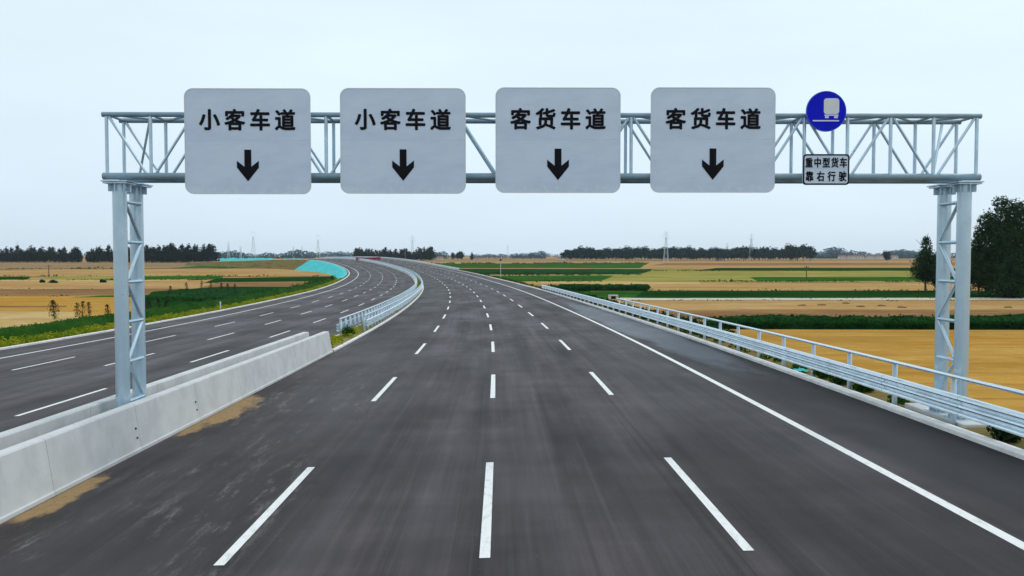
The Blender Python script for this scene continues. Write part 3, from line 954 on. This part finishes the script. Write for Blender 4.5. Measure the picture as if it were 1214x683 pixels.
tag(link('round_tree', ROUND[2], None, None, at(1051.5, 311.5, GROUND)), 'small lone tree standing in the far right field before the hazy hills', 'tree').scale = (11, 11, 13.5)

# hazy woods on the horizon: one mass
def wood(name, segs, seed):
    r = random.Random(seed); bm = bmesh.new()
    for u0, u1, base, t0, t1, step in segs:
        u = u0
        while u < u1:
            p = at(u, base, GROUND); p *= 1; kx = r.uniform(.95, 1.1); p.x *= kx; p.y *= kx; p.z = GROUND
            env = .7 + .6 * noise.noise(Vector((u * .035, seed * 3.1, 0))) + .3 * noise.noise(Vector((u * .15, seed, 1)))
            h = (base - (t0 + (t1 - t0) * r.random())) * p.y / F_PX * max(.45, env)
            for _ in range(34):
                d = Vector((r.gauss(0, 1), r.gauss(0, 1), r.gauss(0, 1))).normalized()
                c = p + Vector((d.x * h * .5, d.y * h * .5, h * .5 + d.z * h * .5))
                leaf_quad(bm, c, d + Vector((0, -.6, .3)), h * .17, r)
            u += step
    return tag(obj(name, bm, M['leaf_far_haze']), kind='stuff')
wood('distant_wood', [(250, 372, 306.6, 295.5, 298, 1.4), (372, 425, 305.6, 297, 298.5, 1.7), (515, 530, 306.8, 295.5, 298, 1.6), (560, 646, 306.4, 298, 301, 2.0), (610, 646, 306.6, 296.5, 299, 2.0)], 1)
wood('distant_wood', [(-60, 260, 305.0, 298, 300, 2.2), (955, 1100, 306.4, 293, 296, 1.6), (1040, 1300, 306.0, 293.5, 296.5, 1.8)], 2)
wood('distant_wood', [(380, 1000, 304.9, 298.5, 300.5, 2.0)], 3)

# crops with height
def crop(pts, h, res, blades, seed, mat='corn', bs=.22):
    r = random.Random(seed); bm = bmesh.new()
    P = [at(u, v, GROUND) for u, v in pts]         # far left, near left, near right, far right
    nx = max(3, int((P[2] - P[1]).length / res)); ny = max(3, int((P[1] - P[0]).length / res))
    def q(a, b):
        L, R = P[0].lerp(P[1], b), P[3].lerp(P[2], b); return L.lerp(R, a)
    V = []
    for j in range(ny + 1):
        rowv = []
        for i in range(nx + 1):
            p = q(i / nx, j / ny) + Vector((r.uniform(-.3, .3) * res, r.uniform(-.3, .3) * res, 0))
            e = j in (0, ny) or i in (0, nx)
            zz = h * (.72 + .34 * noise.noise(p * .35) + r.uniform(-.14, .14) + .12 * noise.noise(p * .06))
            rowv.append(bm.verts.new((p.x, p.y, GROUND + (0 if e else max(.2, zz)))))
        V.append(rowv)
    for j in range(ny):
        for i in range(nx): bm.faces.new((V[j][i], V[j][i+1], V[j+1][i+1], V[j+1][i]))
    for _ in range(blades):
        b_ = r.random() ** .5 if r.random() < .5 else r.uniform(.9, 1)
        p = q(r.random(), b_) + Vector((0, 0, h * r.uniform(.25, 1.0)))
        leaf_quad(bm, p, Vector((r.uniform(-1, 1), r.uniform(-1, .2), r.uniform(0, 1))), bs * r.uniform(.7, 1.5), r)
    return tag(obj('corn_crop', bm, M[mat]), kind='stuff')
crop([(846, 381), (834, 392), (1500, 393.5), (1500, 381)], 1.0, .5, 14000, 1)
crop([(652, 341), (640, 345.5), (768, 345.6), (772, 341)], 1.1, .9, 2500, 2, bs=.3)
crop([(236, 345), (165, 359.5), (392, 359.5), (392, 345)], .8, .8, 3500, 3)
crop([(500, 321), (500, 325.3), (758, 325.4), (774, 321)], 1.0, 2.0, 0, 4)

# rough growth along the edges of the fields: nobody could count it
r = random.Random(77); bm = bmesh.new()
for u0, v0, u1, v1, h, n in ((480, 334.2, 1400, 334.4, .7, 1500), (700, 345.4, 1400, 345.4, .5, 700), (735, 353.8, 1400, 354, .4, 900), (735, 357.2, 1400, 357.2, .3, 700),
                             (720, 377.5, 846, 381, .8, 500), (500, 326.2, 760, 326.2, .5, 500), (690, 321.3, 1400, 321.3, .7, 700), (480, 312.6, 760, 312.2, 1.0, 700),
                             (-300, 333.5, 240, 332.5, .5, 800), (-300, 345.8, 215, 344, .35, 600), (-300, 353.4, 170, 352.6, .45, 800), (-300, 364.2, 90, 365, .3, 600), (-300, 320.6, 380, 318, 1.0, 800), (-300, 328.6, 380, 327.6, .7, 800), (160, 359.5, 390, 359.5, .8, 600)):
    for _ in range(n):
        t = r.random(); k = noise.noise(Vector((t * 23, v0, 0)))
        if k < -.1: continue
        p = at(u0 + (u1 - u0) * t, v0 + (v1 - v0) * t, GROUND); p.y += r.gauss(0, .012 * p.y)
        sz = max(.12, p.y * .0011)
        leaf_quad(bm, p + Vector((0, 0, h * r.random() * (.5 + k))), Vector((r.uniform(-1, 1), -1, r.uniform(.2, 1.2))), sz * r.uniform(.6, 1.5), r)
tag(obj('field_margin_growth', bm, M['weed']), kind='stuff')

# low plants along the road
def plants(name, spots, mat, seed, size, height, per):
    """spots: list of (s, offset, radius)"""
    r = random.Random(seed); bm = bmesh.new()
    for s, o, rad in spots:
        n = int(per * r.uniform(.6, 1.4)); hh = height * r.uniform(.55, 1.25)
        for _ in range(n):
            a, q = r.uniform(0, 2 * pi), rad * sqrt(r.random())
            z = hh * r.random() ** .8 * (1.05 - .6 * (q / rad) ** 2)
            c = pos(s + q * sin(a), o + q * cos(a), z)
            zf = verge_z(s + q * sin(a), o + q * cos(a))
            c.z += zf
            leaf_quad(bm, c, Vector((r.uniform(-1, 1), r.uniform(-1, 1), r.uniform(-.2, 1))), size * r.uniform(.6, 1.4), r)
    return bm
def verge_z(s, o):
    """height of the bank relative to the superelevated road plane"""
    if o > R_OUT + .27: d = o - (R_OUT + .27)
    elif o < L_OUT - .3: d = (L_OUT - .3) - o
    else: return .08
    if d < 1.9: return -.12 * max(0, (d - .9))
    z0 = pos(s, o).z
    run = max(.6, (pos(s, R_OUT + .27 if o > 0 else L_OUT - .3).z - GROUND) * 1.55)
    t = min(1, (d - 1.9) / run)
    return -.12 + (GROUND - z0 + .12) * t

LK = L_OUT - .3
r = random.Random(3)
sp = [];
for i in range(700):
    s = 30 + 212 * (i / 700) ** 1.25 + r.uniform(-.8, .8); sp.append((s, LK - r.uniform(.35, 1.2), r.uniform(.3, .6)))
tag(obj('flowering_weeds', plants('', sp, None, 1, .07, .5, 95), M['bloom']), kind='stuff')
bm = bmesh.new()
def growth(s):
    pts = []
    for k in range(9):
        o = LK - (1.1 + .42 * k)
        w = (0, .7, .95, 1.0, 1.0, .95, .85, .6, 0)[k]
        n_ = noise.noise(Vector((s * .25, k * .5, 3))) + .6 * noise.noise(Vector((s * 1.1, k * 1.3, 7)))
        taper = min(1, max(0, (250 - s) / 30))
        pts.append((o, verge_z(s, o) - .05 + taper * w * (1.2 + .06 * k + .26 * n_)))
    return pts[::-1]
ss = [20 + .45 * k for k in range(180)] + [101 + 1.0 * k for k in range(150)]
sweep(bm, growth, ss)
for _ in range(26000):
    s = 22 + 226 * r.random() ** 1.5; g = growth(s); k = r.uniform(1, 7); a, b_ = g[int(k)], g[int(k) + 1]; t = k - int(k)
    c = pos(s, a[0] + (b_[0] - a[0]) * t, a[1] + (b_[1] - a[1]) * t + r.uniform(-.05, .11))
    leaf_quad(bm, c, Vector((r.uniform(-.6, 1), r.uniform(-1, .2), r.uniform(.1, 1))), r.uniform(.04, .10), r)
tag(obj('verge_weeds', bm, M['bank']), kind='stuff')
sp = []
for i in range(420):
    s = 8 + 330 * (i / 420) ** 1.3 + r.uniform(-1, 1)
    if 19 < s < 24: continue
    sp.append((s, R_OUT + .3 + (r.uniform(.3, .6) if i % 3 == 0 else r.uniform(.75, 4.2)), r.uniform(.2, .3) if i % 3 == 0 else r.uniform(.25, .6)))
tag(obj('verge_weeds', plants('', sp, None, 4, .07, .38, 60), M['weed']), kind='stuff')
sp = []
for i in range(800):                               # thicker growth further on; its dark leaf colour stands in for the beam's shade
    s = 46 + 92 * (i / 800); sp.append((s, R_OUT + .3 + r.uniform(.75, 2.4), r.uniform(.35, .6)))
tag(obj('verge_weeds', plants('', sp, None, 5, .10, .62, 46), M['leaf_dark']), kind='stuff')
sp = []
for i in range(260):
    sp.append((r.uniform(195, 262), LK - r.uniform(3.0, 8.5), r.uniform(.6, 1.3)))
tag(obj('verge_weeds', plants('', sp, None, 8, .22, 1.7, 46), M['weed']), kind='stuff')
# median planting
sp = []
for i in range(300):
    s = 45 + 300 * (i / 300) ** 1.3; sp.append((s, MED + r.uniform(-.5, .55), r.uniform(.15, .3)))
tag(obj('median_plants', plants('', sp, None, 6, .05, .36, 50), M['bloom']), kind='stuff')

def bush(name, label, s, o, rad, h, mat, n, seed, size=.07, group=None):
    p = pos(s, o, verge_z(s, o))
    bm = crown_bm([((0, 0, h * .5), (rad, rad, h * .5)), ((rad * .4, rad * .2, h * .35), (rad * .7, rad * .7, h * .4))], n, size, seed, .3)
    return tag(obj(name, bm, M[mat], None, p), label, 'bush', group)
bush('shrub', 'small dark round shrub behind the right kerb by the gantry leg footing', 18.7, 11.3, .36, .5, 'leaf_dark', 1100, 61, .055)
for i, (s, o, l) in enumerate(((29.6, 11.36, 'leafy green shrub furthest along behind the right kerb before the gantry leg'),
                               (27.9, 11.34, 'middle leafy green shrub behind the right kerb under the guardrail'),
                               (26.2, 11.36, 'nearest leafy green shrub under the guardrail before the gantry leg'))):
    bush('shrub', l, s, o, .34, .56, 'weed', 1200, 70 + i, .05)
bush('shrub', 'dark little shrub at the end of the nearer concrete barrier', 46.2, -8.75, .25, .38, 'leaf_dark', 300, 81, .05)
bush('shrub', 'green shrub between the first posts of the two median guardrails', 53.5, -8.9, .42, .75, 'weed', 600, 82, .07)
bush('shrub', 'yellow green shrub in the median between barrier end and guardrail', 49.5, -9.0, .45, .45, 'bloom', 600, 83, .06)

# tall dry weeds on the left bank
def weed(u, v, hpx, seed, label, group=None, wide=1.0):
    p = at(u, v, GROUND + .6); h = hpx * p.y / F_PX; r = random.Random(seed); p.z = GROUND; h += .6
    root = thing('tall_weed', label, 'weed', p, group)
    b = bmesh.new(); top = Vector((r.uniform(-.12, .12) * h, 0, h))
    add_tube(b, (0, 0, -.1), top, .035, 6, .012)
    for k in range(7):
        z = r.uniform(.3, .9); a = r.uniform(0, 6.28)
        add_tube(b, top * z, top * z + Vector((cos(a) * .3 * wide, sin(a) * .3, .3)), .014, 5, .006)
    obj('stem', b, M['bark'], root)
    b = bmesh.new()
    for _ in range(int(190 * wide)):
        z = r.random() ** .7; a = r.uniform(0, 6.28); q = r.random() * (.20 + .28 * wide * sin(pi * z))
        leaf_quad(b, top * z + Vector((cos(a) * q, sin(a) * q, 0)), Vector((r.uniform(-1, 1), -1, r.uniform(0, 1))), .085, r)
    obj('leaves', b, M['stalk'], root)
weed(65, 376, 20, 1, 'broad brown tall weed standing alone left of the left gantry leg', None, 2.2)
for i, (u, v, hh) in enumerate(((91, 373, 14), (97, 374, 17), (106, 373, 15), (128, 372, 11))):
    weed(u, v, hh, 5 + i, 'thin dark tall weed in the group before the golden field left of the leg', 'thin weeds left of the gantry leg')
for i, (u, v, hh) in enumerate(((172, 369, 10), (178, 369, 13), (189, 366, 12), (196, 365, 9))):
    weed(u, v, hh, 12 + i, 'dark weed just right of the left gantry leg above the verge', 'weeds right of the gantry leg')
for i, (u, v, hh) in enumerate(((201, 347, 8), (222, 345, 10), (238, 344, 11), (249, 344, 10), (262, 343, 8), (270, 343, 7), (278, 343, 6))):
    weed(u, v, hh, 20 + i, 'dark weed along the top edge of the deep green crop on the left', 'weeds along the deep green crop')
for i, (u, v, w_, l) in enumerate(((50, 336, 3, 'leftmost low dark bush'), (63, 336.5, 5, 'second low dark bush'), (122, 336, 4, 'low dark bush nearest the leg'))):
    p = at(u, v, GROUND); q = w_ * p.y / F_PX
    tag(obj('field_bush', crown_bm([((0, 0, .5), (q, q * .6, .7)), ((q * .5, 0, .4), (q * .6, q * .5, .5))], 260, .3, 90 + i), M['leaf_dark'], None, p), l + ' on the pale strip in the left fields', 'bush')
# straw heaps on the tan field beside the track
for i, (u, v) in enumerate(((951, 363.5), (974, 363), (1003, 361), (1020, 365), (1045, 364), (1069, 366), (1195, 366))):
    p = at(u, v, GROUND); r = random.Random(i)
    b = bmesh.new(); bmesh.ops.create_icosphere(b, subdivisions=2, radius=1)
    for q in b.verts: q.co = Vector((q.co.x * .75, q.co.y * .5, q.co.z * .28)) * (1 + .35 * noise.noise(q.co * 2 + Vector((i, 0, 0))))
    tag(obj('soil_heap', b, F['brown'], None, p + Vector((0, 0, .12))), 'small brown heap lying on the tan field beyond the guardrail', 'heap', 'brown heaps on the tan field')

# ------------------------------------------------------------------ cyan netting, far banks
bm = bmesh.new()
def net_prof(s):
    e = L_OUT - .30; z = pos(s, e).z
    run = max(.6, (pos(s, e - 2.1).z - (GROUND - .4)) * 1.55)
    t1 = min(.97, max(.06, (s - 250) / 90)); pts = []
    if s > 262: pts += [(e - .55, .16), (e - 1.2, .14)]
    else: pts += [(e - 1.5, .08), (e - 1.7, .06)]
    for k in range(8):
        q = k / 7 * t1; o = e - (1.9 + run * q)
        pts.append((o, -.12 - (z - .12 - (GROUND - .4)) * q - SUPER * (o - e) + .17 + .05 * sin(s * 1.7 + k * 2)))
    return pts[::-1]
sweep(bm, net_prof, [251 + 3 * k for k in range(86)])
tag(obj('dust_netting', bm, M['net']), 'bright cyan dust netting spread over the bank of the far left bend', 'netting')

def mound(u0, u1, vb, vt, label, seed, mat='net', name='covered_heap'):
    a, c = at(u0, vb, GROUND), at(u1, vb, GROUND); L = (c - a).length; h = (vb - vt) * a.y / F_PX
    bm = bmesh.new(); uvl = bm.loops.layers.uv.verify(); n = 40; rows = []
    for i in range(n + 1):
        p = a.lerp(c, i / n); e = min(1, i / 4, (n - i) / 4)
        hh = h * e * (.8 + .45 * noise.noise(Vector((i * .22, seed, 0)))); rows.append([bm.verts.new((p.x, p.y + d, GROUND + hh * q)) for d, q in ((-h * 1.6, 0), (-h * .5, .8), (0, 1), (h * .8, .95), (h * 2.2, 0))])
    for i in range(n):
        for k in range(4):
            f = bm.faces.new((rows[i][k], rows[i+1][k], rows[i+1][k+1], rows[i][k+1]))
            for lp, (x, y) in zip(f.loops, ((i, k), (i+1, k), (i+1, k+1), (i, k+1))): lp[uvl].uv = (x * L / n * .2, y * 3)
    bmesh.ops.recalc_face_normals(bm, faces=bm.faces[:])
    return tag(obj(name, bm, M[mat] if mat in M else F[mat], smooth=True), label, 'heap')
mound(256, 328, 309.2, 305.4, 'long low heap covered with pale cyan netting beyond the left fields', 1)
mound(334, 362, 308.6, 306.2, 'short low heap under cyan netting next to the far bend', 2)
mound(320, 352, 312.5, 308.2, 'reddish bare soil heap before the cyan covered heaps', 3, 'brown', 'soil_heap')

# ------------------------------------------------------------------ things far off
hb = pos(498, -9)
t = thing('road_block', 'red barrier boards standing across the far end of the road', 'road block', pos(480, -6.5))
for k in range(6):
    o = -9.6 + 2.3 * k; p = pos(480, o) - t.location
    b = bmesh.new(); add_box(b, p + Vector((0, 0, .95)), (2.2, .12, 1.1)); add_box(b, p + Vector((0, 0, .2)), (2.0, .5, .3))
    for x in (-.8, .8): add_box(b, p + Vector((x, 0, .4)), (.1, .1, .8))
    obj('board', b, M['red'], t)

t = thing('camera_pole', 'slim white pole with a dark box on top beside the green field', 'pole', pos(227, 13.0, -.12))
b = bmesh.new(); add_tube(b, (0, 0, -.2), (0, 0, 4.6), .09, 10, .07); add_box(b, (0, 0, .05), (.4, .4, .1)); obj('pole', b, M['post'], t)
b = bmesh.new(); add_box(b, (0, 0, 4.75), (.55, .4, .45)); add_tube(b, (0, -.2, 4.75), (0, -.4, 4.75), .13, 10); obj('camera_box', b, M['dark'], t)
b = bmesh.new(); add_tube(b, (0, 0, -.1), (0, 0, 1.0), .06, 10); add_box(b, (0, -.04, .85), (.13, .1, .22))
tag(obj('marker_post', b, M['white'], None, pos(98.5, LK - .25)), 'short white marker post on the left kerb by the green bank', 'post')
b = bmesh.new()
for i in range(9):
    for j in range(5): pass
bmesh.ops.create_grid(b, x_segments=8, y_segments=6, size=.25)
for v in b.verts: v.co.z = .06 * noise.noise(v.co * 9) + .06
o = obj('cloth_scrap', b, M['net'], None, pos(31.2, R_OUT + .5, .05)); o.scale = (.9, 1.3, 1)
tag(o, 'scrap of cyan netting lying behind the right kerb', 'cloth')

def utility_pole(u, v, vt, label, mat='bark'):
    p = at(u, v, GROUND); h = (v - vt) * p.y / F_PX
    t = thing('utility_pole', label, 'pole', p)
    b = bmesh.new(); add_tube(b, (0, 0, -.2), (0, 0, h), .17, 8, .11); obj('pole', b, M[mat], t)
    b = bmesh.new(); add_box(b, (0, 0, h - .5), (1.6, .1, .12))
    for x in (-.7, 0, .7): add_tube(b, (x, 0, h - .45), (x, 0, h - .2), .05, 6)
    obj('cross_arm', b, M['dark'], t)
utility_pole(956, 334, 315, 'slim dark pole standing in the right field left of the conical tree')
utility_pole(58, 329, 314, 'slim dark pole in the tan field on the left')
utility_pole(480.4, 309, 296, 'tall slim pole in front of the pine row', 'post')
utility_pole(417.5, 307, 293, 'slim pole at the left end of the pine row', 'post')

def pylon(u, v, vt, label, ring, group=None):
    p = at(u, v, GROUND); h = (v - vt) * p.y / F_PX; w = h * .08; e = .15
    t = thing('power_pylon', label, 'pylon', p, group)
    b = bmesh.new()
    hs = [0, .2, .38, .54, .68, .8]
    wd = lambda z: w * (1 - .78 * z / .8) if z < .8 else w * .22
    cr = lambda z: [Vector((sx * wd(z), sy * wd(z), z * h)) for sx, sy in ((-1,-1),(1,-1),(1,1),(-1,1))]
    for a, c in zip(hs[:-1], hs[1:]):
        A, B = cr(a), cr(c)
        for k in range(4):
            add_tube(b, A[k], B[k], e, 4, caps=False); add_tube(b, A[k], B[(k+1) % 4], e * .6, 4, caps=False); add_tube(b, A[(k+1) % 4], B[k], e * .6, 4, caps=False); add_tube(b, B[k], B[(k+1) % 4], e * .6, 4, caps=False)
    if not ring: add_tube(b, (0, 0, .8 * h), (0, 0, h), e * 1.4, 4)
    obj('mast', b, M['post'], t)
    b = bmesh.new()
    if ring:
        pts = [(-.22, .80), (-.9, .87), (-.8, .97), (-1.1, 1.0), (1.1, 1.0), (.8, .97), (.9, .87), (.22, .80)]
        for (x, z), (x2, z2) in zip(pts, pts[1:] + pts[:1]): add_tube(b, (x * w, 0, z * h), (x2 * w, 0, z2 * h), e, 4)
        add_tube(b, (-.8 * w, 0, .97 * h), (.8 * w, 0, .97 * h), e, 4)
    else:
        for z, q in ((.78, 1.5), (.87, 1.25), (.95, 1.0)):
            add_tube(b, (-q * w, 0, z * h), (q * w, 0, z * h), e, 4)
            for sx in (-1, 1): add_tube(b, (sx * q * w, 0, z * h), (0, 0, (z + .05) * h), e * .7, 4)
    obj('cross_arm', b, M['post'], t)
pylon(300.5, 307, 275, 'tall pale pylon with open frame head above the cyan heaps', True)
pylon(377.3, 307, 279, 'pale pylon with open frame head above the far bend', True)
pylon(271, 307.5, 287, 'thin pylon at the right end of the left tree row', False)
pylon(285.5, 307.5, 292, 'short thin pylon left of the tall open frame pylon', False)
pylon(348, 306.5, 292, 'faint short pylon, left of two above the far wood', False)
pylon(358, 306.5, 292.5, 'faint short pylon, right of two above the far wood', False)
pylon(489, 308.5, 279.5, 'pylon with cross arms rising behind the pine row', False)
pylon(789.5, 311, 274.5, 'lattice pylon standing before the long right tree row', False)
pylon(890.5, 309, 277, 'pylon rising behind the long right tree row', False)
pylon(862, 308.5, 288, 'faint pylon left of the taller one behind the long row', False)
pylon(602, 307, 291, 'very faint pylon above the far woods in the middle', False)
pylon(21, 306, 286, 'faint pylon above the left tree row', False)

def house(u, v, wpx, hpx, label, seed):
    r = random.Random(seed); p = at(u, v, GROUND); m = p.y / F_PX; w, h = wpx * m, hpx * m * .62; d = 8
    t = thing('farmhouse', label, 'house', p)
    b = bmesh.new(); add_box(b, (0, 0, h / 2 - .1), (w, d, h + .2)); wl = obj('wall', b, M['wall'], t)
    b = bmesh.new(); rh = hpx * m * .38
    for y in (-1, 1):
        pass
    pts = [(-d / 2 - .5, h - .1), (d / 2 + .5, h - .1), (0, h + rh)]
    A = [b.verts.new((-w / 2 - .4, y, z)) for y, z in pts]; B = [b.verts.new((w / 2 + .4, y, z)) for y, z in pts]
    b.faces.new(A); b.faces.new(B[::-1])
    for k in range(3): b.faces.new((A[(k+1) % 3], A[k], B[k], B[(k+1) % 3]))
    bmesh.ops.recalc_face_normals(b, faces=b.faces[:]); obj('roof', b, M['roof'], t)
    for k in range(3):
        b = bmesh.new(); add_box(b, ((k - 1) * w * .3, -d / 2 - .02, h * .52), (w * .12, .1, h * .35)); obj('window', b, M['glass'], t)
house(497, 308, 8, 3.6, 'low pale house to the right of the pine row', 1)
house(522, 308, 7, 4.0, 'pale house below the hazy wood behind the bend', 2)
house(566, 308.6, 6, 3.0, 'small pale house right of the pointed tree', 3)
house(665, 308, 10, 3.0, 'low pale house at the left end of the long tree row', 4)
house(853, 309.6, 8, 3.0, 'small pale house in front of the long tree row', 5)
for i, u in enumerate((998, 1009, 1018, 1031, 1042, 1058)):
    house(u, 306.8, 8 + 2 * (i % 3), 4.4, ['leftmost house of the hazy village at the right', 'second house from the left in the hazy village', 'third house from the left in the hazy village', 'third house from the right in the hazy village', 'second house from the right in the hazy village', 'rightmost house of the hazy village at the right'][i], 10 + i)

# culvert head at the start of the track
p = at(727, 354.5, GROUND)
t = thing('culvert_head', 'low pale concrete culvert head where the field track begins', 'culvert', p)
b = bmesh.new(); add_box(b, (-.7, 0, .15), (.45, .8, .9)); add_box(b, (.7, 0, .15), (.45, .8, .9)); add_box(b, (0, 0, .7), (1.85, 1.0, .2)); obj('wall', b, M['concrete'], t)
b = bmesh.new(); add_box(b, (0, .3, .2), (.93, .1, .78)); obj('opening_shade', b, M['dark'], t)  # dark slab standing in for the shade inside the culvert

# ------------------------------------------------------------------ haze
bm = bmesh.new(); add_box(bm, (0, 1000, 27), (8300, 7400, 67))
hz = NT('haze'); hz.t.nodes.remove(hz.b)
pv = hz.n('ShaderNodeVolumePrincipled'); pv.inputs['Color'].default_value = (.72, .87, 1, 1)
pv.inputs['Density'].default_value = .00005; pv.inputs['Anisotropy'].default_value = .2
hz.l(pv.outputs[0], hz.t.nodes['Material Output'].inputs['Volume'])
tag(obj('haze', bm, hz.m), kind='stuff')
